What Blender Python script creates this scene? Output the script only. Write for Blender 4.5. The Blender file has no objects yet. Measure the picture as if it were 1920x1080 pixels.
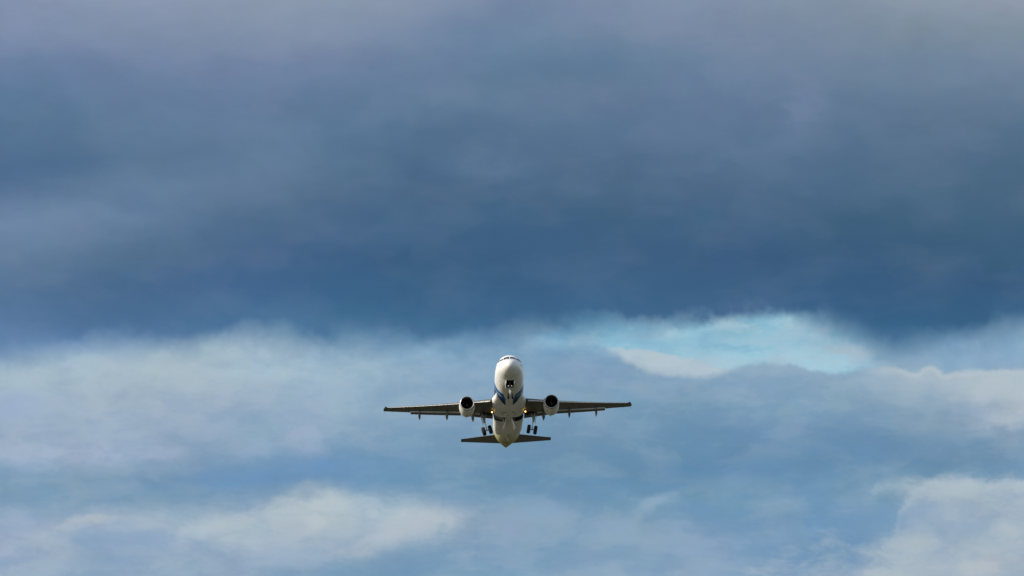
import bpy, bmesh, math, random
from mathutils import Vector, Matrix
R = math.radians
S = bpy.context.scene
C = S.collection
random.seed(4)

# ------------------------------------------------------------------ camera, sun, exposure
LENS = 250.0                       # long telephoto
FPX = 1920 * LENS / 36.0
CAM_EL = 9.0                       # camera looks 9 degrees above the horizon, along +Y
cam_d = bpy.data.cameras.new("camera"); cam_d.lens = LENS; cam_d.sensor_width = 36
cam_d.clip_start = 1.0; cam_d.clip_end = 200000
cam = bpy.data.objects.new("camera", cam_d); C.objects.link(cam)
cam.location = (0, 0, 1.7); cam.rotation_euler = (R(90 + CAM_EL), 0, 0)
S.camera = cam
S.view_settings.view_transform = 'Standard'; S.view_settings.look = 'None'
S.view_settings.exposure = 0; S.view_settings.gamma = 1

SUN_EL, SUN_AZ = 29.0, 255.0       # azimuth clockwise from +Y: behind the camera, to its left
sd = bpy.data.lights.new("sun", 'SUN'); sd.energy = 5.0; sd.angle = R(0.6); sd.color = (1.0, 0.93, 0.82)
sun = bpy.data.objects.new("sun", sd); C.objects.link(sun)
sdir = Vector((math.sin(R(SUN_AZ)) * math.cos(R(SUN_EL)), math.cos(R(SUN_AZ)) * math.cos(R(SUN_EL)), math.sin(R(SUN_EL))))
sun.rotation_euler = sdir.to_track_quat('Z', 'Y').to_euler()

# ------------------------------------------------------------------ node helpers
class NT:
    def __init__(s, tree): s.t = tree; s.n = tree.nodes; s.l = tree.links; s.n.clear()
    def new(s, ty, **kw):
        n = s.n.new(ty)
        for k, v in kw.items(): setattr(n, k, v)
        return n
    def put(s, sock, v):
        if isinstance(v, bpy.types.NodeSocket): s.l.new(v, sock)
        elif v is not None: sock.default_value = v
    def m(s, op, a, b=None, c=None, clamp=False):
        n = s.new('ShaderNodeMath', operation=op, use_clamp=clamp)
        s.put(n.inputs[0], a); s.put(n.inputs[1], b); s.put(n.inputs[2], c)
        return n.outputs[0]
    def rng(s, v, a, b, c=0.0, d=1.0, kind='SMOOTHSTEP'):
        n = s.new('ShaderNodeMapRange', interpolation_type=kind, clamp=True)
        for i, x in enumerate((v, a, b, c, d)): s.put(n.inputs[i], x)
        return n.outputs[0]
    def mix(s, f, a, b, mode='MIX'):
        n = s.new('ShaderNodeMix', data_type='RGBA', blend_type=mode)
        s.put(n.inputs[0], f); s.put(n.inputs[6], a); s.put(n.inputs[7], b)
        return n.outputs[2]
    def xyz(s, x, y, z=0.0):
        n = s.new('ShaderNodeCombineXYZ'); s.put(n.inputs[0], x); s.put(n.inputs[1], y); s.put(n.inputs[2], z)
        return n.outputs[0]
    def sep(s, v):
        n = s.new('ShaderNodeSeparateXYZ'); s.put(n.inputs[0], v); return n.outputs
    def noise(s, v, scale, detail=4.0, rough=0.55, dist=0.0, col=False):
        n = s.new('ShaderNodeTexNoise'); s.put(n.inputs['Vector'], v)
        n.inputs['Scale'].default_value = scale; n.inputs['Detail'].default_value = detail
        n.inputs['Roughness'].default_value = rough; n.inputs['Distortion'].default_value = dist
        return n.outputs['Color' if col else 'Fac']
def lin(c):
    f = lambda x: (x / 255) / 12.92 if x / 255 <= 0.04045 else ((x / 255 + 0.055) / 1.055) ** 2.4
    return (f(c[0]), f(c[1]), f(c[2]), 1.0)

# ------------------------------------------------------------------ world: sky texture all round, overcast cloud deck to the north
W = bpy.data.worlds.new("World"); S.world = W; W.use_nodes = True
w = NT(W.node_tree)
tc = w.new('ShaderNodeTexCoord').outputs['Generated']
dx, dy, dz = w.sep(tc)
az = w.m('ARCTAN2', dx, dy)
el = w.m('ARCSINE', dz)
# chart of the cloud deck: one unit of U, V is FPX-th of a radian of azimuth / elevation
U0 = w.m('ADD', w.m('MULTIPLY', w.m('MULTIPLY', az, math.cos(R(CAM_EL))), FPX), 960)
V0 = w.m('SUBTRACT', 540, w.m('MULTIPLY', w.m('SUBTRACT', el, R(CAM_EL)), FPX))
P0 = w.xyz(U0, V0)
# domain warp, so nothing has a drawn edge
def vadd(a, b):
    n = w.new('ShaderNodeVectorMath', operation='ADD'); w.put(n.inputs[0], a); w.put(n.inputs[1], b); return n.outputs[0]
def vmul(a, b):
    n = w.new('ShaderNodeVectorMath', operation='MULTIPLY'); w.put(n.inputs[0], a); w.put(n.inputs[1], b); return n.outputs[0]
def cnoise(v, scale, detail, rough, ax, ay):
    c = w.noise(v, scale, detail, rough, col=True)
    n = w.new('ShaderNodeVectorMath', operation='SUBTRACT'); w.put(n.inputs[0], c); n.inputs[1].default_value = (.5, .5, .5)
    return vmul(n.outputs[0], (ax, ay, 0))
P = vadd(P0, cnoise(vmul(P0, (1, 2.0, 1)), 1 / 170, 5, .55, 110, 50))
P = vadd(P, cnoise(vmul(P0, (1, 1.5, 1)), 1 / 42, 4, .6, 26, 15))
U, V, _z = w.sep(P)
Pe = vadd(P0, cnoise(P0, 1 / 45, 6, .64, 36, 26))           # lighter warp for the crisp cumulus tops
UE, VE, _z = w.sep(Pe)

# billow fields: nA ragged patches, nB fibrous streaks
nA = w.noise(vmul(P, (1, 1.9, 1)), 1 / 85, 8, .62)
nB = w.noise(vadd(vmul(P0, (.55, 2.0, 1)), cnoise(P0, 1 / 200, 4, .55, 160, 160)), 1 / 70, 8, .66)
nC = w.m('SUBTRACT', w.noise(vmul(P, (1, 1.9, 1)), 1 / 150, 5, .5), .5)
nAc = w.m('SUBTRACT', nA, .5)
nBc = w.m('SUBTRACT', nB, .5)
X0, X1, STEP = -160, 2080, 160
uu = w.rng(U, X0, X1, 0, 1, 'LINEAR')
def row(cols, fac=None):
    r = w.new('ShaderNodeValToRGB'); cr = r.color_ramp; cr.interpolation = 'B_SPLINE'
    pts = [(X0, cols[0])] + [(i * STEP, c) for i, c in enumerate(cols)] + [(X1, cols[-1])]
    while len(cr.elements) < len(pts): cr.elements.new(0.5)
    for e, (x, c) in zip(cr.elements, pts): e.position = (x - X0) / (X1 - X0)
    for e, (x, c) in zip(cr.elements, pts): e.color = lin(c)
    w.put(r.inputs[0], fac or uu); return r.outputs[0]
def stack(rows):
    out = None
    for (y, cols) in rows:
        r = row(cols)
        out = r if out is None else w.mix(w.rng(V, py, y, 0, 1, 'LINEAR'), out, r)
        py = y
    return out
UPPER = [
 (-200, [(150,162,188)]*13),
 (0,   [(137,150,179),(138,152,178),(140,154,178),(139,154,174),(138,153,172),(133,147,172),(116,136,166),(122,140,166),(130,145,170),(127,144,166),(134,150,167),(139,152,169),(150,160,178)]),
 (60,  [(128,144,174),(128,145,172),(130,146,171),(130,146,170),(131,146,171),(112,134,162),(105,131,160),(117,137,163),(125,141,167),(120,137,162),(122,140,161),(124,142,160),(127,145,160)]),
 (120, [(108,130,163),(110,130,162),(116,135,165),(115,133,164),(110,130,161),(104,128,158),(100,128,157),(96,124,152),(103,128,156),(112,131,157),(108,130,155),(110,133,155),(115,135,158)]),
 (180, [(92,121,154),(98,123,156),(104,127,158),(102,124,155),(98,124,156),(103,128,155),(96,123,150),(98,120,148),(95,121,150),(106,127,155),(101,125,151),(103,124,150),(104,126,150)]),
 (240, [(86,117,148),(89,118,148),(99,123,154),(98,125,155),(92,121,152),(86,115,145),(88,116,145),(92,119,148),(89,116,147),(97,121,149),(90,116,143),(93,116,142),(90,116,142)]),
 (300, [(80,110,144),(83,113,144),(93,121,151),(99,126,155),(88,118,147),(78,108,138),(86,112,142),(82,108,139),(84,110,141),(86,114,142),(82,110,140),(85,111,139),(78,108,135)]),
 (360, [(84,112,147),(96,123,153),(99,126,157),(95,121,150),(82,110,139),(74,104,134),(72,102,132),(75,106,135),(78,106,136),(80,108,138),(75,106,134),(74,104,130),(75,104,130)]),
 (420, [(111,135,167),(104,131,161),(88,117,149),(81,110,141),(71,103,138),(66,100,132),(64,98,131),(65,98,130),(66,99,130),(67,99,131),(64,97,125),(64,97,125),(68,100,128)]),
 (480, [(103,129,160),(90,118,148),(80,110,140),(73,103,140),(62,97,134),(60,95,128),(60,95,130),(64,98,132),(62,95,130),(60,92,127),(58,92,125),(60,94,124),(62,98,128)]),
 (540, [(86,117,150),(76,108,142),(71,104,142),(67,101,142),(58,98,135),(60,99,134),(60,98,134),(62,100,136),(61,98,134),(60,96,131),(57,94,130),(55,92,127),(58,92,128)]),
 (600, [(86,120,158),(78,112,150),(75,112,150),(72,112,150),(66,111,147),(64,106,142),(62,104,142),(64,106,142),(66,104,140),(64,100,140),(56,98,136),(56,98,134),(58,100,135)]),
 (660, [(104,138,178),(92,128,170),(86,124,165),(82,122,162),(76,120,158),(74,118,155),(76,120,158),(78,122,158),(76,118,152),(72,114,150),(60,106,144),(66,110,146),(72,114,150)]),
]
LOWER = [
 (600, [(130,162,198),(132,164,198),(138,168,198),(145,178,204),(130,165,196),(118,156,192),(118,156,192),(122,160,194),(130,168,200),(130,168,200),(110,150,188),(110,150,185),(120,156,188)]),
 (650, [(146,174,204),(148,176,204),(158,182,204),(168,190,208),(150,180,206),(126,164,198),(124,162,196),(130,166,198),(135,168,198),(138,170,198),(128,162,192),(115,155,190),(135,168,196)]),
 (700, [(166,188,206),(168,190,208),(168,188,202),(163,186,207),(154,180,202),(140,170,200),(132,165,196),(132,163,195),(136,165,195),(138,167,196),(140,168,196),(150,176,200),(158,180,202)]),
 (760, [(155,176,204),(161,181,202),(158,177,201),(151,173,200),(147,174,198),(139,167,197),(126,160,190),(122,156,188),(119,155,186),(128,160,189),(130,160,187),(142,167,193),(166,183,199)]),
 (815, [(155,175,202),(155,175,200),(152,172,202),(132,163,192),(136,166,192),(126,158,190),(121,155,186),(118,152,184),(108,146,181),(112,148,186),(112,146,180),(113,148,180),(128,155,187)]),
 (860, [(150,171,200),(146,169,199),(136,164,194),(121,154,186),(112,149,186),(115,152,185),(112,148,182),(112,150,183),(99,140,176),(105,142,178),(98,138,175),(108,145,178),(115,148,181)]),
 (900, [(128,160,189),(125,156,186),(118,150,185),(112,148,184),(110,149,188),(110,150,183),(108,148,182),(106,146,182),(102,142,178),(108,145,181),(108,147,181),(112,150,183),(118,152,184)]),
 (940, [(125,157,188),(128,160,189),(122,155,186),(122,155,187),(150,175,196),(120,155,187),(118,154,188),(114,152,187),(113,152,180),(112,151,187),(115,150,182),(130,162,190),(140,168,194)]),
 (980, [(148,170,203),(156,176,200),(152,174,199),(155,176,198),(162,181,198),(140,166,191),(133,161,190),(130,161,192),(116,152,183),(110,148,185),(115,151,185),(140,166,192),(150,174,196)]),
 (1020,[(150,168,200),(142,166,196),(150,172,201),(152,172,196),(156,177,198),(124,156,189),(125,158,190),(129,160,190),(134,162,192),(110,148,187),(114,151,187),(142,167,194),(152,172,198)]),
 (1080,[(145,169,199),(144,167,195),(143,168,196),(149,171,199),(122,156,189),(115,152,186),(125,158,190),(134,164,194),(137,164,192),(110,147,186),(134,163,193),(158,176,199),(170,185,200)]),
 (1300,[(140,165,195)]*13),
]
upper = stack(UPPER)
lower = stack([(y, [(r_ * .995, g_ * .997, b_ * .972) for (r_, g_, b_) in c]) for y, c in LOWER])
# wisps and thin places of the decks
lw = w.m('ADD', w.m('ADD', w.m('MULTIPLY', nC, .6), w.m('MULTIPLY', nAc, .4)), w.m('MULTIPLY', nBc, .35))
lower = w.mix(w.rng(lw, -.03, .24, 0, .50, 'LINEAR'), lower, w.mix(.5, lower, lin((184,196,206))))
lower = w.mix(w.rng(lw, .03, -.24, 0, .62, 'LINEAR'), lower, w.mix(.55, lower, lin((84,126,170))))
uw = w.m('ADD', w.m('MULTIPLY', nC, 1.0), w.m('MULTIPLY', nAc, .25))
upper = w.mix(w.rng(uw, -.05, .25, 0, .17, 'LINEAR'), upper, w.mix(.5, upper, lin((140,152,178))))
upper = w.mix(w.rng(uw, .05, -.25, 0, .22, 'LINEAR'), upper, w.mix(.5, upper, lin((46,82,120))))
def curve(pts, fac, hi=1.0):
    """height of a cloud edge along U"""
    n = w.new('ShaderNodeFloatCurve'); c = n.mapping.curves[0]
    while len(c.points) < len(pts): c.points.new(0.5, 0.5)
    for p, (x, y) in zip(c.points, pts): p.location = ((x - X0) / (X1 - X0), (y - 500) / 600); p.handle_type = 'AUTO'
    n.mapping.update(); w.put(n.inputs['Value'], fac)
    return w.m('ADD', w.m('MULTIPLY', n.outputs[0], 600), 500)
def blob(cu, cv, ru, rv, ang, col, amt, soft=1.0, warped=True, base=None):
    """a soft patch of cloud, rotated by ang, ru x rv in chart units"""
    su, sv = (U, V) if warped else (UE, VE)
    a = w.m('SUBTRACT', su, cu); b = w.m('SUBTRACT', sv, cv)
    ca, sa = math.cos(R(ang)), math.sin(R(ang))
    p = w.m('DIVIDE', w.m('ADD', w.m('MULTIPLY', a, ca), w.m('MULTIPLY', b, sa)), ru)
    q = w.m('DIVIDE', w.m('SUBTRACT', w.m('MULTIPLY', b, ca), w.m('MULTIPLY', a, sa)), rv)
    d = w.m('ADD', w.m('MULTIPLY', p, p), w.m('MULTIPLY', q, q))
    d = w.m('MAXIMUM', w.m('ADD', d, w.m('ADD', w.m('MULTIPLY', nAc, -4.5), w.m('MULTIPLY', nBc, -1.5))), 0)
    f = w.m('MULTIPLY', w.m('POWER', 2.718, w.m('MULTIPLY', d, -1.0)), amt)
    return w.mix(f, base, lin(col))
# tufts in the dark cloud
for a in [(740, 300, 70, 26, 20, (76,106,138), .6), (870, 245, 80, 22, -5, (80,108,140), .5), (905, 305, 70, 26, 10, (94,120,150), .55), (815, 330, 50, 16, 10, (70,100,132), .5),
          (1510, 195, 34, 60, -12, (114,133,162), .6), (1560, 250, 40, 24, 0, (84,112,142), .4), (1130, 185, 60, 26, 10, (106,126,154), .45), (1690, 60, 120, 30, 10, (124,140,154), .4),
          (70, 315, 130, 22, -3, (74,106,140), .5), (110, 420, 150, 26, -8, (114,137,168), .4), (70, 525, 60, 20, 0, (94,122,154), .5), (400, 230, 130, 40, 15, (102,126,158), .35)]:
    upper = blob(*a, base=upper)
# patches of the lower deck
for a in [
 (150, 846, 190, 16, -1, (166,182,204), .7), (300, 850, 60, 12, 4, (160,176,206), .5),
 (575, 815, 45, 45, 20, (154,172,198), .75), (485, 845, 30, 14, 0, (148,170,198), .6),
 (520, 885, 190, 24, -6, (104,146,188), .7), (1370, 878, 120, 16, 0, (92,136,174), .6),
 (600, 940, 48, 22, 0, (190,200,202), .85), (596, 965, 60, 14, -40, (188,198,200), .7),
 (470, 960, 110, 20, -12, (168,184,198), .6), (680, 945, 70, 20, 0, (160,182,200), .6),
 (690, 1010, 75, 22, -22, (168,182,198), .8), (780, 972, 80, 18, -8, (162,178,196), .8),
 (150, 990, 80, 12, -14, (176,188,200), .75), (205, 984, 30, 9, 0, (184,192,198), .6),
 (215, 1012, 90, 18, -5, (138,164,196), .75), (245, 992, 24, 14, 0, (134,162,196), .6), (60, 1040, 55, 22, 0, (142,162,192), .6), (205, 1052, 60, 14, 0, (124,156,190), .6),
 (540, 1000, 60, 40, 0, (164,180,198), .5), (280, 972, 50, 12, -6, (168,184,200), .6),
 (960, 995, 60, 28, -12, (140,164,190), .7), (1010, 965, 50, 14, -16, (134,164,192), .6),
 (1220, 948, 50, 14, -32, (138,168,192), .7), (1160, 975, 60, 14, -20, (128,158,188), .6),
 (1300, 958, 30, 14, 0, (104,146,184), .5), (1270, 905, 200, 12, 0, (104,146,180), .4),
 (1570, 1000, 60, 60, 0, (106,148,186), .5), (1300, 1035, 70, 40, 10, (142,165,192), .5),
 (1470, 1060, 90, 20, 15, (138,164,190), .4), (1630, 925, 14, 8, 20, (140,168,196), .5),
 (120, 775, 140, 30, 0, (158,180,200), .5), (190, 750, 120, 36, 0, (164,182,198), .6), (40, 770, 40, 28, 0, (150,170,204), .5),
 (350, 705, 120, 30, 0, (172,188,200), .6), (500, 735, 30, 30, 0, (158,180,196), .6), (490, 690, 100, 20, 0, (166,190,206), .5),
 (860, 690, 90, 22, 0, (144,172,198), .4), (1080, 690, 40, 24, 0, (142,170,198), .5),
 (1880, 760, 60, 60, 0, (178,190,200), .75), (1840, 780, 30, 18, 0, (142,166,194), .5), (1680, 850, 200, 18, 0, (104,142,176), .5),
]: lower = blob(*a, base=lower, soft=1.0)
# bright cumulus bank low on the right
def curve2(pts, lo=0, hi=1200):
    n = w.new('ShaderNodeFloatCurve'); c = n.mapping.curves[0]
    while len(c.points) < len(pts): c.points.new(0.5, 0.5)
    for p, (x, y) in zip(c.points, pts): p.location = ((x - X0) / (X1 - X0), (y - lo) / (hi - lo)); p.handle_type = 'AUTO'
    n.mapping.update(); w.put(n.inputs['Value'], w.rng(UR, X0, X1, 0, 1, 'LINEAR'))
    return w.m('SUBTRACT', VR, w.m('ADD', w.m('MULTIPLY', n.outputs[0], hi - lo), lo))
Pr = vadd(P0, cnoise(P0, 1 / 70, 7, .62, 70, 52))
UR, VR, _z = w.sep(Pr)
# sunlit ridge low on the left, shaded underneath
dr_ = curve2([(-160,1010),(60,1006),(130,992),(200,982),(270,984),(350,972),(430,966),(480,950),(540,934),(600,924),(700,926),(780,936),(850,958),(930,990),(1010,1030),(2080,1100)])
lit = w.m('MULTIPLY', w.rng(dr_, -12, 20, 0, 1), w.rng(dr_, 110, 20, 0, 1))
lit = w.m('MULTIPLY', w.m('MULTIPLY', lit, w.rng(lw, -.12, .10, .15, 1)), w.rng(UR, 960, 800, 0, 1))
lower = w.mix(w.m('MULTIPLY', lit, w.rng(UR, 300, 560, .38, .62)), lower, lin((184,197,203)))
dark_ = w.m('MULTIPLY', w.m('MULTIPLY', w.rng(dr_, 6, 26, 0, 1), w.rng(dr_, 90, 40, 0, 1)), w.m('MULTIPLY', w.rng(UR, 120, 190, 0, 1), w.rng(UR, 360, 280, 0, 1)))
lower = w.mix(w.m('MULTIPLY', dark_, .6), lower, lin((134,161,190)))
d3 = curve2([(-160,1200),(560,1120),(640,1040),(690,1000),(740,975),(800,962),(860,966),(930,1000),(1000,1100),(2080,1200)])
lower = w.mix(w.m('MULTIPLY', w.m('MULTIPLY', w.rng(d3, -16, 14, 0, .6), w.rng(d3, 60, 16, 0, 1)), w.m('MULTIPLY', w.m('MULTIPLY', w.rng(UR, 900, 820, 0, 1), w.rng(UR, 650, 740, 0, 1)), w.rng(nAc, -.2, .1, .45, 1))), lower, lin((178,190,200)))
# faint tufts in the middle
d4 = curve2([(-160,1200),(1050,1010),(1120,980),(1180,962),(1230,930),(1270,926),(1310,950),(1380,1010),(2080,1200)])
lower = w.mix(w.m('MULTIPLY', w.m('MULTIPLY', w.rng(d4, -10, 12, 0, .38), w.rng(d4, 50, 10, 0, 1)), w.m('MULTIPLY', w.m('MULTIPLY', w.rng(UR, 1060, 1160, 0, 1), w.rng(UR, 1310, 1240, 0, 1)), w.rng(nAc, -.15, .1, .3, 1))), lower, lin((150,176,196)))
# bright cumulus bank low on the right, with a broken left flank
d5 = curve2([(-160,1195),(1350,1150),(1440,1082),(1520,1062),(1590,1046),(1640,1030),(1672,990),(1690,945),(1715,915),(1770,902),(1850,901),(1920,898),(2080,898)])
bsoft = w.rng(UR, 1745, 1670, 20, 70)
bank = w.rng(w.m('ADD', d5, w.m('MULTIPLY', w.m('ADD', nBc, nAc), w.rng(UR, 1745, 1670, 60, 190))), w.m('MULTIPLY', bsoft, -.9), bsoft, 0, 1)
lower = w.mix(w.m('MULTIPLY', bank, w.rng(nAc, -.2, .1, .72, .93)), lower, w.mix(w.rng(w.m('ADD', nC, w.m('MULTIPLY', nAc, .6)), -.22, .22, 0, 1), lin((150,171,192)), lin((174,188,197))))
lower = w.mix(w.m('MULTIPLY', w.m('MULTIPLY', w.rng(d5, -6, 10, 0, .5), w.rng(d5, 34, 8, 0, 1)), w.rng(UR, 1640, 1700, 0, 1)), lower, lin((178,193,202)))
d6 = curve2([(-160,1195),(1590,960),(1625,922),(1660,906),(1710,912),(1750,960),(2080,1195)])
lower = w.mix(w.m('MULTIPLY', w.m('MULTIPLY', w.rng(d6, -10, 8, 0, .7), w.rng(d6, 34, 10, 0, 1)), w.m('MULTIPLY', w.rng(UR, 1610, 1650, 0, 1), w.m('MULTIPLY', w.rng(UR, 1740, 1690, 0, 1), w.rng(nAc, -.15, .12, .4, 1)))), lower, lin((162,184,198)))
lower = blob(1660, 975, 34, 30, 0, (114,152,184), .75, base=lower)
lower = blob(1830, 1060, 70, 24, 0, (182,191,198), .6, base=lower)

# clear blue-green strip with the cumulus tops below it
gapc = w.mix(w.rng(V, 600, 690, 0, 1, 'LINEAR'), lin((138,184,206)), lin((162,203,220)))
gapc = w.mix(w.rng(U, 1330, 1050, 0, .55), gapc, lin((128,182,212)))
gapc = blob(1385, 616, 46, 14, -6, (106,166,190), .85, base=gapc)
gapc = blob(1475, 612, 46, 16, 20, (152,192,208), .8, base=gapc)
gapc = blob(1570, 645, 90, 22, 22, (156,186,206), .8, base=gapc)
gapc = blob(1620, 668, 70, 10, 3, (172,192,202), .9, base=gapc)
gapc = blob(1200, 645, 160, 9, 2, (140,186,210), .6, base=gapc)
gapc = w.mix(w.rng(w.m('ADD', nAc, nBc), -.08, .22, 0, .75), gapc, lin((172,200,214)))
gapc = w.mix(w.rng(w.m('ADD', nAc, nBc), -.03, -.3, 0, .5), gapc, lin((116,172,200)))
gw = w.m('MULTIPLY', w.m('MULTIPLY', w.rng(U, 945, 1075, 0, .96), w.rng(U, 1700, 1560, 0, 1)), w.rng(nAc, .22, -.05, .72, 1))
uue = w.rng(UE, X0, X1, 0, 1, 'LINEAR')
TOPS = [(-160,640),(900,640),(980,644),(1060,650),(1120,652),(1180,674),(1225,690),(1290,699),(1345,697),(1395,686),(1480,685),(1530,697),(1590,702),(1630,694),(1680,692),(1712,702),(1742,691),(1766,704),(1810,698),(1850,701),(1888,696),(2080,699)]
ytop = curve(TOPS, uue)
below = w.m('SUBTRACT', VE, ytop)
cut = w.m('ADD', w.rng(below, -6, 6, 0, .8), w.rng(below, -16, 14, 0, .2))
soft_cut = w.rng(below, -22, 16, 0, 1)
sharp = w.rng(U0, 1100, 1150, 0, 1)
cutm = w.mix(sharp, soft_cut, cut)
# sunlit rims of the tops
rimw = w.m('MULTIPLY', w.m('ADD', w.rng(below, 80, 2, 0, .45), w.rng(below, 18, 2, 0, .35)), w.rng(U0, 1590, 1700, 0, 1))
low2 = w.mix(rimw, lower, lin((184,197,204)))
low2 = w.mix(w.m('MULTIPLY', w.m('MULTIPLY', w.rng(below, 16, 2, 0, .75), w.rng(U0, 1120, 1180, 0, 1)), w.rng(U0, 1400, 1330, 0, 1)), low2, lin((178,194,204)))
# white wedge floating left of the gap
wtop = curve([(-160,660),(1100,656),(1140,652),(1190,655),(1250,663),(1300,676),(1345,691),(1400,699),(2080,699)], uue)
wedge = w.m('MULTIPLY', w.m('MULTIPLY', w.rng(w.m('SUBTRACT', VE, wtop), -3, 4, 0, 1), w.m('SUBTRACT', 1, w.rng(below, -2, 10, 0, 1))), w.rng(UE, 1125, 1165, 0, 1))
gapc = w.mix(w.m('MULTIPLY', wedge, .8), gapc, lin((184,197,205)))
side = w.m('MULTIPLY', w.rng(U, 1660, 1740, 0, 1), w.rng(V, 660, 705, .2, 1))
above_tops = w.mix(gw, lower, gapc)
above_tops = w.mix(w.m('MULTIPLY', w.rng(U, 1640, 1760, 0, 1), .8), above_tops, w.mix(w.noise(vmul(P0, (1, .6, 1)), 1 / 50, 4, .5), lin((112,154,190)), lin((150,178,200))))
low3 = w.mix(cutm, above_tops, low2)
# ragged base of the big dark cloud
Pb = vadd(P0, cnoise(vmul(P0, (1, .85, 1)), 1 / 80, 7, .60, 64, 40))
UB, VB, _z = w.sep(Pb)
uub = w.rng(UB, X0, X1, 0, 1, 'LINEAR')
EDGE = [(-160,684),(0,678),(60,670),(130,656),(240,650),(330,642),(400,634),(480,630),(540,638),(600,644),(700,648),(780,642),(860,637),(960,632),(1060,622),(1130,608),(1200,609),(1320,605),(1400,594),(1470,590),(1530,608),(1600,632),(1660,656),(1730,648),(1800,634),(1860,626),(1920,616),(2080,610)]
yedge = curve(EDGE, uub)
be = w.m('SUBTRACT', VB, yedge)
bw = w.m('ADD', w.rng(U0, 950, 1150, 34, 24), w.rng(w.noise(P0, 1 / 95, 3, .5), .35, .65, -12, 24))
bw = w.m('ADD', bw, w.rng(U0, 1580, 1760, 0, 14))
base_m = w.rng(be, w.m('MULTIPLY', bw, -1), bw, 0, 1)
sky = w.mix(base_m, upper, low3)
# small-scale billow and colour mottling
n1 = w.noise(vmul(P, (1, 1.7, 1)), 1 / 95, 6, .6)
n2 = w.noise(vmul(P0, (1, 1.8, 1)), 1 / 420, 5, .55)
lum = w.m('ADD', w.m('MULTIPLY', w.m('SUBTRACT', n1, .5), .16), w.m('MULTIPLY', w.m('SUBTRACT', n2, .5), .22))
lum = w.m('MULTIPLY', lum, w.rng(base_m, 0, 1, .75, 1.0, 'LINEAR'))
lum = w.m('ADD', lum, 1.0)
sky = w.mix(1.0, sky, w.xyz(lum, lum, lum), 'MULTIPLY')
cc = w.noise(P0, 1 / 60, 3, .6, col=True)
ccm = w.new('ShaderNodeVectorMath', operation='MULTIPLY_ADD'); w.put(ccm.inputs[0], cc); ccm.inputs[1].default_value = (.10, .05, .08); ccm.inputs[2].default_value = (.95, .975, .96)
sky = w.mix(1.0, sky, ccm.outputs[0], 'MULTIPLY')
# the rest of the vault: Nishita sky with broken cloud
st = w.new('ShaderNodeTexSky', sky_type='NISHITA', sun_disc=False)
st.sun_elevation = R(SUN_EL); st.sun_rotation = R(SUN_AZ); st.dust_density = 1.5; st.air_density = 1.2
nc = w.noise(w.xyz(w.m('MULTIPLY', az, 1.2), w.m('MULTIPLY', el, 3.5)), 2.2, 7, .6)
bg1 = w.new('ShaderNodeBackground'); w.put(bg1.inputs[0], st.outputs[0]); bg1.inputs[1].default_value = 0.10
bgc = w.new('ShaderNodeBackground'); w.put(bgc.inputs[0], w.mix(nc, lin((110,132,162)), lin((205,212,218)))); bgc.inputs[1].default_value = 1.25
mxc = w.new('ShaderNodeMixShader'); w.put(mxc.inputs[0], w.rng(nc, .38, .6, 0, .9)); w.l.new(bg1.outputs[0], mxc.inputs[1]); w.l.new(bgc.outputs[0], mxc.inputs[2])
bg2 = w.new('ShaderNodeBackground'); w.put(bg2.inputs[0], sky); bg2.inputs[1].default_value = 1.0
win = w.m('MULTIPLY', w.m('MULTIPLY', w.rng(az, R(-14), R(-6), 0, 1), w.rng(az, R(14), R(6), 0, 1)), w.m('MULTIPLY', w.rng(el, R(2), R(5), 0, 1), w.rng(el, R(22), R(13), 0, 1)))
mx = w.new('ShaderNodeMixShader'); w.put(mx.inputs[0], win); w.l.new(mxc.outputs[0], mx.inputs[1]); w.l.new(bg2.outputs[0], mx.inputs[2])
wo = w.new('ShaderNodeOutputWorld'); w.l.new(mx.outputs[0], wo.inputs[0])
W.cycles.sampling_method = 'MANUAL'; W.cycles.sample_map_resolution = 512
S.cycles.max_bounces = 6

# ------------------------------------------------------------------ materials
def mat(name, col=(.5, .5, .5), rough=.5, metal=0.0, coat=0.0, emit=None, estr=0.0, fn=None):
    m = bpy.data.materials.new(name); m.use_nodes = True; t = NT(m.node_tree)
    b = t.new('ShaderNodeBsdfPrincipled'); o = t.new('ShaderNodeOutputMaterial'); t.l.new(b.outputs[0], o.inputs[0])
    b.inputs['Base Color'].default_value = (*col, 1); b.inputs['Roughness'].default_value = rough
    b.inputs['Metallic'].default_value = metal; b.inputs['Coat Weight'].default_value = coat
    b.inputs['Coat Roughness'].default_value = .08
    if emit: b.inputs['Emission Color'].default_value = (*emit, 1); b.inputs['Emission Strength'].default_value = estr
    co = t.new('ShaderNodeTexCoord').outputs['Object']
    if fn: fn(t, b, co)
    else:
        n = t.noise(co, 1.7, 6, .65)
        t.put(b.inputs['Base Color'], t.mix(n, (col[0]*.82, col[1]*.81, col[2]*.78, 1), (min(1, col[0]*1.12), min(1, col[1]*1.12), min(1, col[2]*1.12), 1)))
        t.put(b.inputs['Roughness'], t.m('ADD', t.m('MULTIPLY', n, .25), rough - .12, clamp=True))
    return m
def vscale(t, v, k):
    n = t.new('ShaderNodeVectorMath', operation='MULTIPLY'); t.put(n.inputs[0], v); n.inputs[1].default_value = k; return n.outputs[0]
def line(t, v, at, half):
    return t.m('LESS_THAN', t.m('ABSOLUTE', t.m('SUBTRACT', v, at)), half)
WHITE = (.80, .79, .75)
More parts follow.
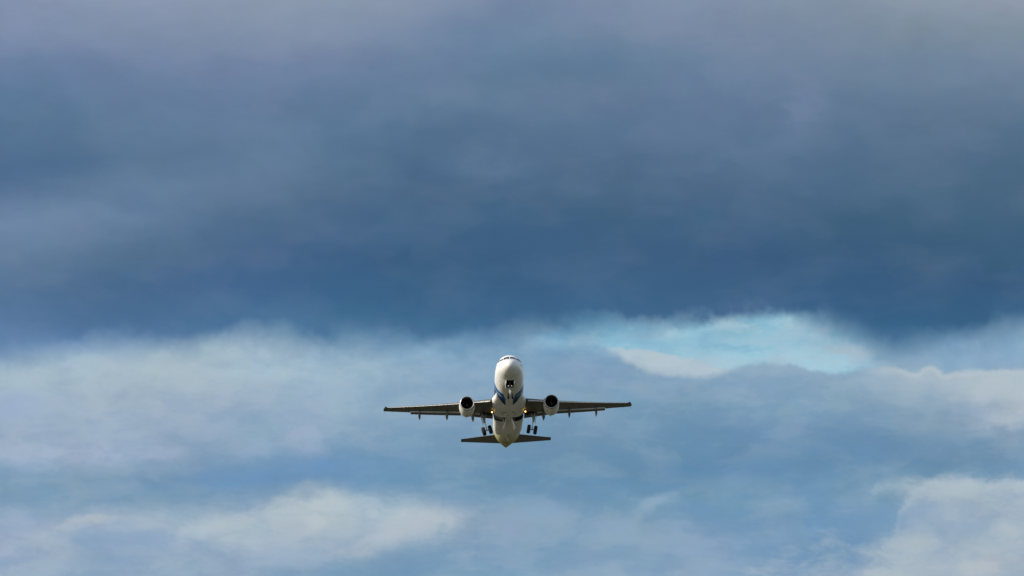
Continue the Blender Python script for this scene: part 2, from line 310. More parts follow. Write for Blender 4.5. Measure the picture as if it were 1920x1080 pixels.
def fuse_fn(t, b, co):
    x, s, z = t.sep(co)
    ang = t.m('ARCTAN2', t.m('ABSOLUTE', x), t.m('MULTIPLY', z, -1))           # 0 under the belly, pi/2 on the side
    wob = t.m('SUBTRACT', t.noise(co, .8, 2), .5)
    front = t.m('ADD', t.m('ADD', 7.95, t.m('MULTIPLY', t.m('SUBTRACT', 1.5708, ang), .45)), t.m('MULTIPLY', t.m('MAXIMUM', t.m('SUBTRACT', .42, ang), 0), 9.0))
    T = t.m('SUBTRACT', s, front)
    white = (*WHITE, 1)
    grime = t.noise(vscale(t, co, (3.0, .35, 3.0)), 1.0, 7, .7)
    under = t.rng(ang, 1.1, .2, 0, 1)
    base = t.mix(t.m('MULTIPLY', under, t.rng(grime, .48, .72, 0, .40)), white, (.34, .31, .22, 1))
    # panel joints
    rg = t.m('ABSOLUTE', t.m('SUBTRACT', t.m('FRACT', t.m('DIVIDE', s, 1.6)), .5))
    pj = t.m('GREATER_THAN', rg, .494)
    base = t.mix(t.m('MULTIPLY', pj, .35), base, (.3, .3, .28, 1))
    # swoosh of blue bands sweeping under the forward hold
    msk = t.m('MULTIPLY', t.rng(ang, .22, .25, 0, 1), t.rng(ang, 2.5, 2.3, 0, 1))
    inb = t.m('MULTIPLY', t.m('GREATER_THAN', T, 0), t.m('LESS_THAN', s, 13.2))
    blue = t.mix(t.rng(T, 1.1, 2.0, 0, 1), (.002, .10, .30, 1), (.002, .014, .075, 1))
    hair = line(t, t.m('SUBTRACT', T, t.m('MULTIPLY', ang, .35)), 1.05, .16)
    hair = t.m('MULTIPLY', hair, t.m('MULTIPLY', t.rng(ang, .42, .6, 0, 1), t.rng(ang, 1.25, .95, .35, 1)))
    blue = t.mix(hair, blue, (.25, .38, .48, 1))
    base = t.mix(t.m('MULTIPLY', msk, inb), base, blue)
    # cabin windows and door outlines on the flanks
    fr = t.m('ABSOLUTE', t.m('SUBTRACT', t.m('FRACT', t.m('DIVIDE', s, .533)), .5))
    wn = t.m('MULTIPLY', t.m('LESS_THAN', fr, .21), line(t, z, .45, .16))
    wn = t.m('MULTIPLY', wn, t.m('MULTIPLY', t.m('GREATER_THAN', s, 6.6), t.m('LESS_THAN', s, 30)))
    base = t.mix(wn, base, (.02, .025, .03, 1))
    def frame(s0, s1, z0, z1, q=.03):
        o = t.m('MULTIPLY', t.m('MULTIPLY', t.m('GREATER_THAN', s, s0 - q), t.m('LESS_THAN', s, s1 + q)), t.m('MULTIPLY', t.m('GREATER_THAN', z, z0 - q), t.m('LESS_THAN', z, z1 + q)))
        i = t.m('MULTIPLY', t.m('MULTIPLY', t.m('GREATER_THAN', s, s0), t.m('LESS_THAN', s, s1)), t.m('MULTIPLY', t.m('GREATER_THAN', z, z0), t.m('LESS_THAN', z, z1)))
        return t.m('SUBTRACT', o, i, clamp=True)
    dr = t.m('ADD', frame(4.9, 5.75, -.75, 1.15), frame(29.6, 30.4, -.7, 1.15), clamp=True)
    base = t.mix(t.m('MULTIPLY', dr, .7), base, (.15, .16, .18, 1))
    # olive ground bounce painted into rear-body and tail-cone colour, broken up by grime
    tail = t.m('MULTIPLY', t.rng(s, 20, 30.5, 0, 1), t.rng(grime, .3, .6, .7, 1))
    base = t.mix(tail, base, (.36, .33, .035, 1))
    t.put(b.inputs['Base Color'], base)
    t.put(b.inputs['Coat Weight'], t.m('MULTIPLY', t.m('SUBTRACT', 1, tail, clamp=True), t.m('SUBTRACT', .3, t.m('MULTIPLY', t.m('MULTIPLY', msk, inb), .25))))
    t.put(b.inputs['Specular IOR Level'], t.m('SUBTRACT', .45, t.m('MULTIPLY', t.m('MAXIMUM', tail, t.m('MULTIPLY', msk, inb)), .35)))
    t.put(b.inputs['Roughness'], t.m('ADD', t.m('ADD', t.m('MULTIPLY', grime, .2), .25), t.m('MULTIPLY', tail, .35)))
def belly_fn(t, b, co):
    x, s, z = t.sep(co)
    grime = t.noise(vscale(t, co, (3.0, .3, 3.0)), 1.0, 7, .7)
    base = t.mix(t.rng(grime, .45, .75, 0, .45), (*WHITE, 1), (.36, .33, .25, 1))
    rg = t.m('ABSOLUTE', t.m('SUBTRACT', t.m('FRACT', t.m('DIVIDE', s, 1.35)), .5))
    rx = t.m('ABSOLUTE', t.m('SUBTRACT', t.m('FRACT', t.m('DIVIDE', x, 1.2)), .5))
    pj = t.m('MAXIMUM', t.m('GREATER_THAN', rg, .492), t.m('GREATER_THAN', rx, .49))
    base = t.mix(t.m('MULTIPLY', pj, .4), base, (.3, .3, .28, 1))
    t.put(b.inputs['Base Color'], base); t.put(b.inputs['Roughness'], t.m('ADD', t.m('MULTIPLY', grime, .2), .3))
def wing_fn(t, b, co):
    x, s, z = t.sep(co)
    n = t.noise(vscale(t, co, (.9, .35, 1)), 1.4, 7, .7)
    base = t.mix(n, (.062, .056, .052, 1), (.13, .115, .108, 1))
    ax = t.m('ABSOLUTE', x)
    rx = t.m('ABSOLUTE', t.m('SUBTRACT', t.m('FRACT', t.m('DIVIDE', ax, 1.45)), .5))
    spar = line(t, t.m('SUBTRACT', s, t.m('MULTIPLY', ax, .43)), 13.0, .03)
    pj = t.m('MAXIMUM', t.m('GREATER_THAN', rx, .49), spar)
    base = t.mix(t.m('MULTIPLY', pj, .5), base, (.05, .05, .05, 1))
    t.put(b.inputs['Base Color'], base); t.put(b.inputs['Roughness'], t.m('ADD', t.m('MULTIPLY', n, .25), .3))
def cowl_fn(t, b, co):
    x, s, z = t.sep(co)
    n = t.noise(vscale(t, co, (2.5, .6, 2.5)), 1.2, 7, .7)
    base = t.mix(t.rng(n, .45, .75, 0, .4), (*WHITE, 1), (.38, .34, .24, 1))
    base = t.mix(t.m('MULTIPLY', line(t, s, 13.05, .02), .8), base, (.1, .1, .1, 1))
    t.put(b.inputs['Base Color'], base); t.put(b.inputs['Roughness'], t.m('ADD', t.m('MULTIPLY', n, .2), .28))
M = dict(
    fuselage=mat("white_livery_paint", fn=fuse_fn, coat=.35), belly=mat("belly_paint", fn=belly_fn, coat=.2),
    wing=mat("grey_wing_paint", fn=wing_fn, coat=.1), cowl=mat("cowling_paint", fn=cowl_fn, coat=.3),
    metal=mat("polished_aluminium", (.78, .78, .76), .28, .75), slat=mat("bare_slat_metal", (.62, .61, .57), .38, .4),
    bay=mat("bay_primer", (.018, .019, .016), .8), tyre=mat("tyre_rubber", (.006, .006, .009), .8),
    rim=mat("wheel_hub_metal", (.35, .35, .36), .4, .6), strut=mat("gear_leg_paint", (.50, .50, .48), .4, .2),
    steel=mat("chromed_steel", (.7, .7, .7), .15, .9), duct=mat("intake_liner", (.014, .014, .014), .7),
    fan=mat("fan_blades", (.012, .012, .014), .5, .3), spin=mat("spinner_paint", (.03, .03, .03), .4),
    mark=mat("spinner_mark", (.75, .75, .75), .4), glass=mat("windshield_glass", (.012, .016, .022), .08),
    dark=mat("dark_fitting", (.05, .05, .05), .5), seal=mat("black_seal", (.012, .012, .012), .6),
    door=mat("gear_door_paint", (.84, .83, .80), .35), tip=mat("wing_tip_paint", (.045, .06, .085), .35),
    track=mat("flap_fairing_paint", (.17, .16, .15), .38), hot=mat("exhaust_metal", (.22, .18, .12), .42, .8),
    lamp=mat("landing_lamp_lens", (1, .9, .7), .2, emit=(1.0, .50, .12), estr=5),
    taxi=mat("taxi_lamp_lens", (.9, .9, .88), .2, emit=(1.0, .95, .85), estr=.7),
)
# ------------------------------------------------------------------ mesh helpers (body frame: X to the picture's right, Y aft from the nose, Z up)
def obj(name, bm, m, parent=None, smooth=35, mats=None):
    bmesh.ops.recalc_face_normals(bm, faces=bm.faces)
    me = bpy.data.meshes.new(name); bm.to_mesh(me); bm.free()
    for q in (mats or [m]): me.materials.append(M[q])
    me.polygons.foreach_set('use_smooth', [True] * len(me.polygons)); me.set_sharp_from_angle(angle=R(smooth))
    o = bpy.data.objects.new(name, me); C.objects.link(o)
    if parent: o.parent = parent
    return o
def loft(bm, rings, cap=True, mi=0, closed=True):
    vs = [[bm.verts.new(p) for p in r] for r in rings]
    n = len(vs[0]); fs = []
    for a, b in zip(vs, vs[1:]):
        for i in range(n if closed else n - 1):
            j = (i + 1) % n
            try: f = bm.faces.new((a[i], a[j], b[j], b[i])); f.material_index = mi; fs.append(f)
            except ValueError: pass
    if cap:
        for r in (vs[0], vs[-1]):
            f = bm.faces.new(r); f.material_index = mi
    return fs
def ring(c, rx, rz, n=32, axis='Y', p=2.0):
    out = []
    for i in range(n):
        a = 2 * math.pi * i / n; ca, sa = math.cos(a), math.sin(a)
        u = math.copysign(abs(ca) ** (2 / p), ca) * rx; v = math.copysign(abs(sa) ** (2 / p), sa) * rz
        out.append(Vector((c[0] + u, c[1], c[2] + v)) if axis == 'Y' else Vector((c[0], c[1] + u, c[2] + v)))
    return out
def lathe(bm, origin, prof, n=48, axis='Y', mi=0, skew=None, cap=False):
    rs = []
    for d, r in prof:
        c = Vector(origin); 
        if axis == 'Y': c.y += d
        else: c.x += d
        rr = ring(c, r, r, n, axis)
        if skew: rr = [skew(p, d) for p in rr]
        rs.append(rr)
    loft(bm, rs, cap=cap, mi=mi)
def tube(bm, a, b, r0, r1=None, n=12, mi=0):
    a, b = Vector(a), Vector(b); r1 = r0 if r1 is None else r1
    d = (b - a).normalized(); q = d.to_track_quat('Z', 'Y')
    rs = []
    for p, r in ((a, r0), (b, r1)):
        rs.append([p + q @ Vector((r * math.cos(2*math.pi*i/n), r * math.sin(2*math.pi*i/n), 0)) for i in range(n)])
    loft(bm, rs, mi=mi)
def box(bm, c, s, rot=None, bev=.0, mi=0):
    g = bmesh.ops.create_cube(bm, size=1.0); vs = g['verts']
    for v in vs:
        v.co = Vector((v.co.x * s[0], v.co.y * s[1], v.co.z * s[2]))
        if rot: v.co = rot @ v.co
        v.co += Vector(c)
    fs = set(f for v in vs for f in v.link_faces)
    for f in fs: f.material_index = mi
    if bev: bmesh.ops.bevel(bm, geom=list(set(e for v in vs for e in v.link_edges)), offset=bev, segments=2, affect='EDGES')
def interp(tab, s):
    if s <= tab[0][0]: return tab[0][1:]
    if s >= tab[-1][0]: return tab[-1][1:]
    for i in range(len(tab) - 1):
        if tab[i][0] <= s <= tab[i+1][0]: break
    n = len(tab); k = len(tab[0]) - 1; out = []
    h = tab[i+1][0] - tab[i][0]; t = (s - tab[i][0]) / h
    def sl(j, c):
        if j == 0: return (tab[1][c] - tab[0][c]) / (tab[1][0] - tab[0][0])
        if j == n - 1: return (tab[-1][c] - tab[-2][c]) / (tab[-1][0] - tab[-2][0])
        d0 = (tab[j][c] - tab[j-1][c]) / (tab[j][0] - tab[j-1][0]); d1 = (tab[j+1][c] - tab[j][c]) / (tab[j+1][0] - tab[j][0])
        return 0 if d0 * d1 <= 0 else 2 * d0 * d1 / (d0 + d1)
    for c in range(1, k + 1):
        p0, p1, m0, m1 = tab[i][c], tab[i+1][c], sl(i, c) * h, sl(i+1, c) * h
        out.append((2*t**3-3*t*t+1)*p0 + (t**3-2*t*t+t)*m0 + (-2*t**3+3*t*t)*p1 + (t**3-t*t)*m1)
    return out
def cut(o, cutters, bay_mat):
    """open bays in a hull: real recesses lined with dark primer"""
    for cbm in cutters:
        me = bpy.data.meshes.new("cutter"); bmesh.ops.recalc_face_normals(cbm, faces=cbm.faces); cbm.to_mesh(me); cbm.free()
        me.materials.append(M[bay_mat])
        co = bpy.data.objects.new("cutter", me); C.objects.link(co)
        co.parent = o.parent
        md = o.modifiers.new("b", 'BOOLEAN'); md.operation = 'DIFFERENCE'; md.solver = 'EXACT'; md.object = co; md.material_mode = 'TRANSFER'
        bpy.context.view_layer.update()
        dg = bpy.context.evaluated_depsgraph_get(); dg.update(); ev = o.evaluated_get(dg)
        nm = bpy.data.meshes.new_from_object(ev); o.modifiers.clear(); o.data = nm
        bpy.data.objects.remove(co)
    me = o.data
    me.polygons.foreach_set('use_smooth', [True] * len(me.polygons)); me.set_sharp_from_angle(angle=R(35))

# ------------------------------------------------------------------ ground
gb = bmesh.new()
for rr in ((0, 400), (400, 3000), (3000, 40000)):
    pass
ringsG = [[Vector((r * math.cos(2*math.pi*i/96), r * math.sin(2*math.pi*i/96), 0)) for i in range(96)] for r in (5, 60, 400, 2500, 12000, 60000)]
loft(gb, ringsG, cap=False)
gb.faces.new([v for v in gb.verts][:96])
def ground_fn(t, b, co):
    n = t.noise(co, .004, 8, .6); n2 = t.noise(co, .06, 8, .7)
    c = t.mix(n, (.036, .036, .019, 1), (.075, .072, .038, 1)); c = t.mix(t.m('MULTIPLY', n2, .5), c, (.028, .032, .016, 1))
    t.put(b.inputs['Base Color'], c); b.inputs['Roughness'].default_value = .9
M['ground'] = mat("dry_grass", fn=ground_fn)
g = obj("ground", gb, 'ground'); g['kind'] = 'structure'

# ------------------------------------------------------------------ the airliner
PITCH, ROLL, YAW = 12.35, 1.35, 0.9
DIST = 973.0
plane = bpy.data.objects.new("passenger_airplane", None); C.objects.link(plane)
plane['label'] = "white twin-engine passenger jet with blue bands under its nose, climbing with wheels down"
plane['category'] = "airplane"
AX, AV = 951.6, 0.0
def place():
    # wing box station of the aircraft (s = 17) sits on this line of sight
    azr = (953.2 - 960) / FPX; elr = R(CAM_EL) + (540 - 746.2) / FPX
    p = Vector((math.sin(azr) * math.cos(elr), math.cos(azr) * math.cos(elr), math.sin(elr))) * DIST + Vector((0, 0, 1.7))
    rot = Matrix.Rotation(R(YAW), 4, 'Z') @ Matrix.Rotation(R(-PITCH), 4, 'X') @ Matrix.Rotation(R(-ROLL), 4, 'Y')
    plane.matrix_world = Matrix.Translation(p) @ rot @ Matrix.Translation((0, -15.0, 0))
place()

FUS = [(0.0, -.66, -.66, .0), (.03, -.47, -.86, .20), (.1, -.33, -1.0, .36), (.25, -.13, -1.17, .58), (.5, .08, -1.34, .83), (.8, .27, -1.48, 1.03), (1.2, .47, -1.62, 1.24),
       (1.6, .62, -1.73, 1.40), (1.9, .77, -1.79, 1.49), (2.4, 1.12, -1.86, 1.61), (2.9, 1.48, -1.92, 1.71), (3.2, 1.72, -1.94, 1.76), (3.6, 1.92, -1.98, 1.81), (4.3, 2.02, -2.02, 1.88),
       (5.3, 2.06, -2.06, 1.94), (6.5, 2.07, -2.07, 1.975), (15.0, 2.07, -2.07, 1.975), (24.0, 2.07, -2.07, 1.975), (25.5, 2.07, -2.0, 1.97), (27.5, 2.07, -1.72, 1.92), (29.5, 2.05, -1.28, 1.76),
       (31.5, 2.0, -.72, 1.50), (33.5, 1.88, -.12, 1.14), (35.5, 1.70, .45, .74), (36.8, 1.52, .82, .42), (37.4, 1.38, .98, .25), (37.57, 1.28, 1.06, .12)]
def fus(s):
    top, bot, wd = interp(FUS, s); return (top + bot) / 2, (top - bot) / 2, wd
def fus_proj(x, s, z, off=.0):
    zc, h, wd = fus(s); a = math.atan2((z - zc) / max(h, .01), x / max(wd, .01))
    return Vector(((wd + off) * math.cos(a), s, zc + (h + off) * math.sin(a)))
bm = bmesh.new()
st_ = [0.004, .012, .03, .06, .1, .16, .25, .36, .5, .65, .8, 1.0, 1.2, 1.4, 1.6, 1.75, 1.9, 2.1, 2.3, 2.5, 2.7, 2.9, 3.2, 3.5, 3.9, 4.3, 4.8, 5.3, 5.9, 6.5] + [7.5 + i for i in range(17)] + [24.5 + .6 * i for i in range(21)] + [36.9, 37.2, 37.4, 37.5, 37.57]
loft(bm, [ring((0, s, fus(s)[0]), max(fus(s)[2], .01), max(fus(s)[1], .01), 72) for s in st_])
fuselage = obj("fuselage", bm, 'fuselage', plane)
c1 = bmesh.new(); box(c1, (0, 4.25, -1.75), (1.02, 2.5, 1.5))
cut(fuselage, [c1], 'bay')

def sub(name, bm_, m_, parent=None, **k): return obj(name, bm_, m_, parent or fuselage, **k)
def patch(name, corners, m_, off=.012, nu=10, nv=6, parent=None):
    """a skin-following panel between four corners"""
    b_ = bmesh.new(); c = [Vector(q) for q in corners]; lay = []
    for o_ in (off, -.01):
        lay.append([[fus_proj(*(((c[0]*(1-u) + c[1]*u)*(1-v) + (c[3]*(1-u) + c[2]*u)*v)), off=o_) for u in [i/nu for i in range(nu+1)]] for v in [j/nv for j in range(nv+1)]])
    g_ = [[[b_.verts.new(p) for p in r_] for r_ in L] for L in lay]
    for k_ in (0, 1):
        for j in range(nv):
            for i in range(nu): b_.faces.new((g_[k_][j][i], g_[k_][j][i+1], g_[k_][j+1][i+1], g_[k_][j+1][i]))
    def strip(seq):
        for (a, b) in zip(seq, seq[1:]): b_.faces.new((g_[0][a[0]][a[1]], g_[0][b[0]][b[1]], g_[1][b[0]][b[1]], g_[1][a[0]][a[1]]))
    strip([(0, i) for i in range(nu+1)]); strip([(nv, i) for i in range(nu+1)]); strip([(j, 0) for j in range(nv+1)]); strip([(j, nu) for j in range(nv+1)])
    return obj(name, b_, m_, parent or fuselage)
def s_at(x, z):
    """nose station where the skin passes through (x, z)"""
    lo, hi = .3, 6.0
    for _ in range(40):
        md = (lo + hi) / 2; zc, h, wd = fus(md)
        if (x / wd) ** 2 + ((z - zc) / h) ** 2 > 1: lo = md
        else: hi = md
    return hi
def P3(x, z): return (x, s_at(x, z), z)
for sg in (-1, 1):
    patch("windshield", [P3(sg*.05, .78), P3(sg*.86, .67), P3(sg*.76, 1.24), P3(sg*.05, 1.36)], 'glass')
    patch("cockpit_window", [P3(sg*.93, .66), (sg*1.34, 2.72, .62), (sg*1.20, 2.98, 1.04), P3(sg*.86, 1.12)], 'glass')
    patch("cockpit_window", [(sg*1.40, 2.84, .62), (sg*1.6, 3.6, .75), (sg*1.42, 3.6, 1.02), (sg*1.24, 3.1, 1.04)], 'glass')
    b_ = bmesh.new(); p = fus_proj(sg*1.1, 1.75, -.3); q = fus_proj(sg*1.1, 1.75, -.3, .06)
    tube(b_, p, q, .045, .03); tube(b_, q + Vector((0, .08, 0)), q + Vector((0, -.12, 0)), .03, .018); sub("air_probe", b_, 'dark')
    b_ = bmesh.new(); p = fus_proj(sg*1.6, 2.7, .05); q = fus_proj(sg*1.6, 2.7, .05, .06)
    tube(b_, p, q, .04, .03); tube(b_, q, q + Vector((0, -.14, 0)), .028, .016); sub("air_probe", b_, 'dark')
for (x, s, z) in ((-.55, 1.9, -1.55), (-.35, 2.0, -1.6), (.3, 1.95, -1.6), (.52, 1.9, -1.55), (0, 2.05, -1.8), (-1.2, 3.1, -1.3), (-1.3, 4.4, -1.4)):
    b_ = bmesh.new(); p = fus_proj(x, s, z, .004); q = fus_proj(x, s, z, .05)
    tube(b_, p, q, .05, .025, 8); sub("drain_port", b_, 'dark')
# blade antennas and a drain mast under the belly
def blade(s, h, c=.45, x=0.0, z0=None, m_='door'):
    b_ = bmesh.new(); zb = fus(s)[0] - fus(s)[1] if z0 is None else z0; rs = []
    for f_, k_ in ((0, 1), (.5, .78), (1, .45)):
        rs.append([Vector((x + .03*k_*math.sin(a), s + f_*.22 + c*k_*(.5 + .5*math.cos(a)), zb + .03 - h*f_)) for a in [2*math.pi*i/10 for i in range(10)]])
    loft(b_, rs); return sub("blade_antenna", b_, m_)
blade(7.6, .3); blade(25.2, .32); blade(9.6, .28, x=.25)
b_ = bmesh.new(); tube(b_, (0, 37.3, 1.17), (0, 37.75, 1.2), .15, .13, 24); sub("exhaust_nozzle", b_, 'hot')

# belly fairing: s, top z, bottom z, half width
FAIR = [(10.2, -.55, -1.30, 1.75), (11.2, -.50, -1.66, 1.90), (11.9, -.45, -1.86, 2.14), (12.5, -.40, -2.03, 2.30), (13.2, -.38, -2.19, 2.30), (14.5, -.38, -2.32, 2.16), (16.0, -.40, -2.36, 2.08),
        (19.5, -.42, -2.36, 2.05), (21.0, -.5, -2.28, 2.0), (22.5, -.7, -2.17, 1.94), (24.4, -1.0, -2.0, 1.72)]
bm = bmesh.new()
loft(bm, [ring((0, s, sum(interp(FAIR, s)[:2]) / 2), interp(FAIR, s)[2], (interp(FAIR, s)[0] - interp(FAIR, s)[1]) / 2, 64, p=2.7) for s in [10.2 + .284 * i for i in range(51)]])
fairing = obj("belly_fairing", bm, 'belly', plane)
cs = []
for sg in (-1, 1):
    c1 = bmesh.new(); box(c1, (sg * 1.26, 17.15, -2.2), (1.92, 1.66, 2.2)); cs.append(c1)
cut(fairing, cs, 'bay')
# the hull above the open wheel bays is opened too
cs = []
for sg in (-1, 1):
    c1 = bmesh.new(); box(c1, (sg * 1.26, 17.15, -1.9), (1.90, 1.64, 1.56)); cs.append(c1)
cut(fuselage, cs, 'bay')
for sg in (-1, 1):
    b_ = bmesh.new(); box(b_, (sg*.62, 14.3, -2.36), (.5, .05, .05)); obj("air_outlet", b_, 'dark', fairing)
    b_ = bmesh.new(); box(b_, (sg*.9, 15.1, -2.35), (.05, .4, .05)); obj("air_outlet", b_, 'dark', fairing)
b_ = bmesh.new(); tube(b_, (-.1, 15.4, -2.3), (-.1, 15.42, -2.52), .06, .03); obj("beacon", b_, 'dark', fairing)

# wings
def airfoil(xmax=1.0, n=18, t=.12):
    up, lo = [], []
    for i in range(n + 1):
        x = xmax * (1 - math.cos(math.pi * i / n * .5) ** 1.0) if False else xmax * (i / n) ** 1.8
        y = 5 * t * (.2969 * math.sqrt(x) - .126 * x - .3516 * x*x + .2843 * x**3 - .1030 * x**4)
        up.append((x, y * 1.08)); lo.append((x, -y * .86 + .012 * math.sin(math.pi * min(x, 1)) ))
    return list(reversed(up)) + lo[1:]
LE0 = 11.15
def le(y): return LE0 + .525 * y
def te(y): return 18.25 + (.045 * y if y < 6.4 else .288 + (y - 6.4) * .292)
def wz(y): return -1.50 + .1 * y + .0022 * y * y
def wing_ring(sg, y, xmax, tc, x0=0.0):
    c = te(y) - le(y); tw = R(2.6 - 4.0 * y / 17)
    out = []
    for (a, b) in airfoil(xmax, t=tc):
        a2 = (a - .25) * c; b2 = b * c
        out.append(Vector((sg * y, le(y) + .25*c + a2*math.cos(tw) + b2*math.sin(tw), wz(y) - a2*math.sin(tw) + b2*math.cos(tw))))
    return out
def profile_part(name, parent, sg, ys, fn_c, m_, tc=.13, n=14, mats=None):
    """small aerofoil (flap, slat): fn_c(y) -> (le_s, z, chord, deflection)"""
    b_ = bmesh.new(); rs = []
    for y in ys:
        s0, z0, c, dfl = fn_c(y); d = R(dfl); r = []
        for (a, b) in airfoil(1.0, n, tc): r.append(Vector((sg*y, s0 + a*c*math.cos(d) + b*c*math.sin(d), z0 - a*c*math.sin(d) + b*c*math.cos(d))))
        rs.append(r)
    fs = loft(b_, rs)
    if mats:
        for i, f in enumerate(fs):
            k = i % len(rs[0])
            if n - 5 <= k <= n + 6: f.material_index = 1
    return obj(name, b_, m_, parent, mats=mats)
def lin_n(a, b, n): return [a + (b - a) * i / (n - 1) for i in range(n)]
for sg in (-1, 1):
    bm = bmesh.new(); XF = .79
    sec = [(0.3, XF, .15), (1.2, XF, .15), (2.2, XF, .145), (3.2, XF, .14), (4.4, XF, .13), (5.6, XF, .122), (6.55, XF, .118), (6.56, XF, .118)] + [(y, XF, .118 - .001 * (y - 6.5)) for y in (8, 9.5, 11, 12.5, 13.40)] + [(13.41, 1.0, .111), (14.6, 1.0, .11), (15.8, 1.0, .108), (16.5, 1.0, .105), (16.85, 1.0, .09)]
    rr = [wing_ring(sg, y, xm, tc) for (y, xm, tc) in sec]
    loft(bm, rr)
    wing = obj("wing", bm, 'wing', plane)
    # rounded dark tip with a small lamp housing and a static wick
    bm = bmesh.new(); rr = []
    for f_, k_ in ((0, 1.0), (.5, .8), (.85, .5), (1.0, .18)):
        y = 16.852 + .22 * f_; base = wing_ring(sg, 16.85, 1.0, .09); cen = sum(base, Vector()) / len(base)
        rr.append([Vector((sg * y, cen.y + (p.y - cen.y) * (.35 + .65 * k_) + (.25 * f_), cen.z + (p.z - cen.z) * (k_ * 1.15 + .02) + .02)) for p in base])
    loft(bm, rr); obj("wing_tip", bm, 'tip', wing)
    bm = bmesh.new(); box(bm, (sg * 16.78, le(16.7) + .10, wz(16.7) + .07), (.25, .4, .08), bev=.03); obj("navigation_light", bm, 'tip', wing)
    bm = bmesh.new(); tube(bm, (sg*16.98, te(16.9), wz(16.9)), (sg*17.02, te(16.9) + .40, wz(16.9) - .25), .014, .006, 6); obj("static_wick", bm, 'dark', wing)
    # slats: inboard and four outboard, drooped in front of the leading edge
    for (a, b) in ((2.6, 5.1), (6.5, 8.9), (8.94, 11.4), (11.44, 13.9), (13.94, 16.4)):
        def fc(y):
            c = te(y) - le(y); return (le(y) - .055*c - .03, wz(y) - .045*c + .0, .17*c, -14)
        profile_part("slat", wing, sg, lin_n(a, b, 5), fc, 'slat', tc=.22, n=10)
    # flaps, run out and down; pale unpainted nose imitates light in the slot
    for (a, b) in ((2.15, 6.25), (6.5, 13.38)):
        def ff(y):
            c = te(y) - le(y); q = .18 * c + .32
            tw = R(2.6 - 4.0*y/17)
            return (le(y) + .775*c, wz(y) - .55*c*math.sin(tw) - .055 - .012*c, q, 9)
        profile_part("flap", wing, sg, lin_n(a, b, 7), ff, 'wing', tc=.13, mats=['wing', 'slat'])
    # flap track fairings (canoes)
    for y, L, r_ in ((4.85, 2.9, .22), (8.40, 2.7, .19), (12.15, 2.5, .175)):
        bm = bmesh.new(); c = te(y) - le(y); s0 = le(y) + .60*c if y > 5 else le(y) + .66*c
        z0 = wz(y) - .055*c - .10; rs = []
        for i in range(19):
            f_ = i / 18; k_ = (math.sin(math.pi * min(f_ * .82 + .03, 1)) ** .62) * (1 if f_ < .6 else 1 - ((f_ - .6) / .4) ** 2 * .8)
            zz = z0 - (0 if f_ < .5 else (f_ - .5) ** 1.3 * .75)
            rs.append(ring((sg*y, s0 + f_*L, zz), max(.012, r_ * k_), max(.012, r_ * 1.45 * k_), 20))
        loft(bm, rs); obj("flap_track_fairing", bm, 'track', wing)
    # aileron joint
    bm = bmesh.new(); 
    bm.free()
    for y in (13.6, 15.9):
        bm = bmesh.new(); tube(bm, (sg*y, te(y) - .9, wz(y) - .10), (sg*y, te(y) + .02, wz(y) - .06), .03, .02, 8); obj("aileron_hinge", bm, 'dark', wing)
    # access panels on the lower skin
    for y in (9.7, 10.0, 10.35):
        bm = bmesh.new(); tube(bm, (sg*y, le(y) + 1.55, wz(y) - .235), (sg*y, le(y) + 1.55, wz(y) - .275), .10, .09, 16); obj("fuel_panel", bm, 'dark', wing)
    # near-black plate imitates the shaded dark of an undercarriage opening in the wing root
    bm = bmesh.new(); y0 = 2.7
    for k_ in range(1):
        pts = [(2.2, 16.8), (3.8, 16.95), (3.85, 17.35), (2.2, 17.45)]
        zf = lambda y, s: wz(y) - .052 * (te(y) - le(y)) - (s - le(y) - 1.6) * math.tan(R(2.2)) * 1.0 + .02
        rs = [[Vector((sg*a, b, zf(a, b) + o_)) for (a, b) in pts] for o_ in (-.02, .10)]
        loft(bm, rs)
    obj("leg_bay_plate", bm, 'bay', wing, smooth=20)

    # engine
    ex, es, ez = sg * 5.75, 10.95, -2.10
    def droop(p, d, es=es, ez=ez):
        q = p.copy(); 
        if d < 1.0: q.y += (p.z - ez) * -.10 * (1 - d)      # upper lip leads
        q.z += d * .012
        return q
    bm = bmesh.new()
    prof = [(.16, .955), (.3, 1.0), (.6, 1.045), (1.0, 1.075), (1.6, 1.085), (2.1, 1.07), (2.7, 1.01), (3.2, .92), (3.7, .76), (4.2, .59), (4.55, .48), (4.56, .45), (4.3, .46), (3.6, .5)]
    lathe(bm, (ex, es, ez), prof, 56, skew=droop); eng = obj("engine", bm, 'cowl', plane)
    bm = bmesh.new()
    lathe(bm, (ex, es, ez), [(.158, .957), (.06, .945), (.015, .925), (0, .90), (.012, .875), (.06, .852), (.16, .838), (.3, .83)], 56, skew=droop); obj("intake_lip", bm, 'metal', eng)
    bm = bmesh.new(); lathe(bm, (ex, es, ez), [(.19, .955), (.19, .978), (.26, .998), (.27, .97)], 56, skew=droop); obj("seal_ring", bm, 'seal', eng)
    bm = bmesh.new(); lathe(bm, (ex, es, ez), [(.3, .828), (.6, .835), (1.0, .85), (1.35, .86)], 56, skew=droop); obj("intake_duct", bm, 'duct', eng)
    bm = bmesh.new()
    lathe(bm, (ex, es, ez + .04), [(1.36, .87), (1.37, .02)], 48)
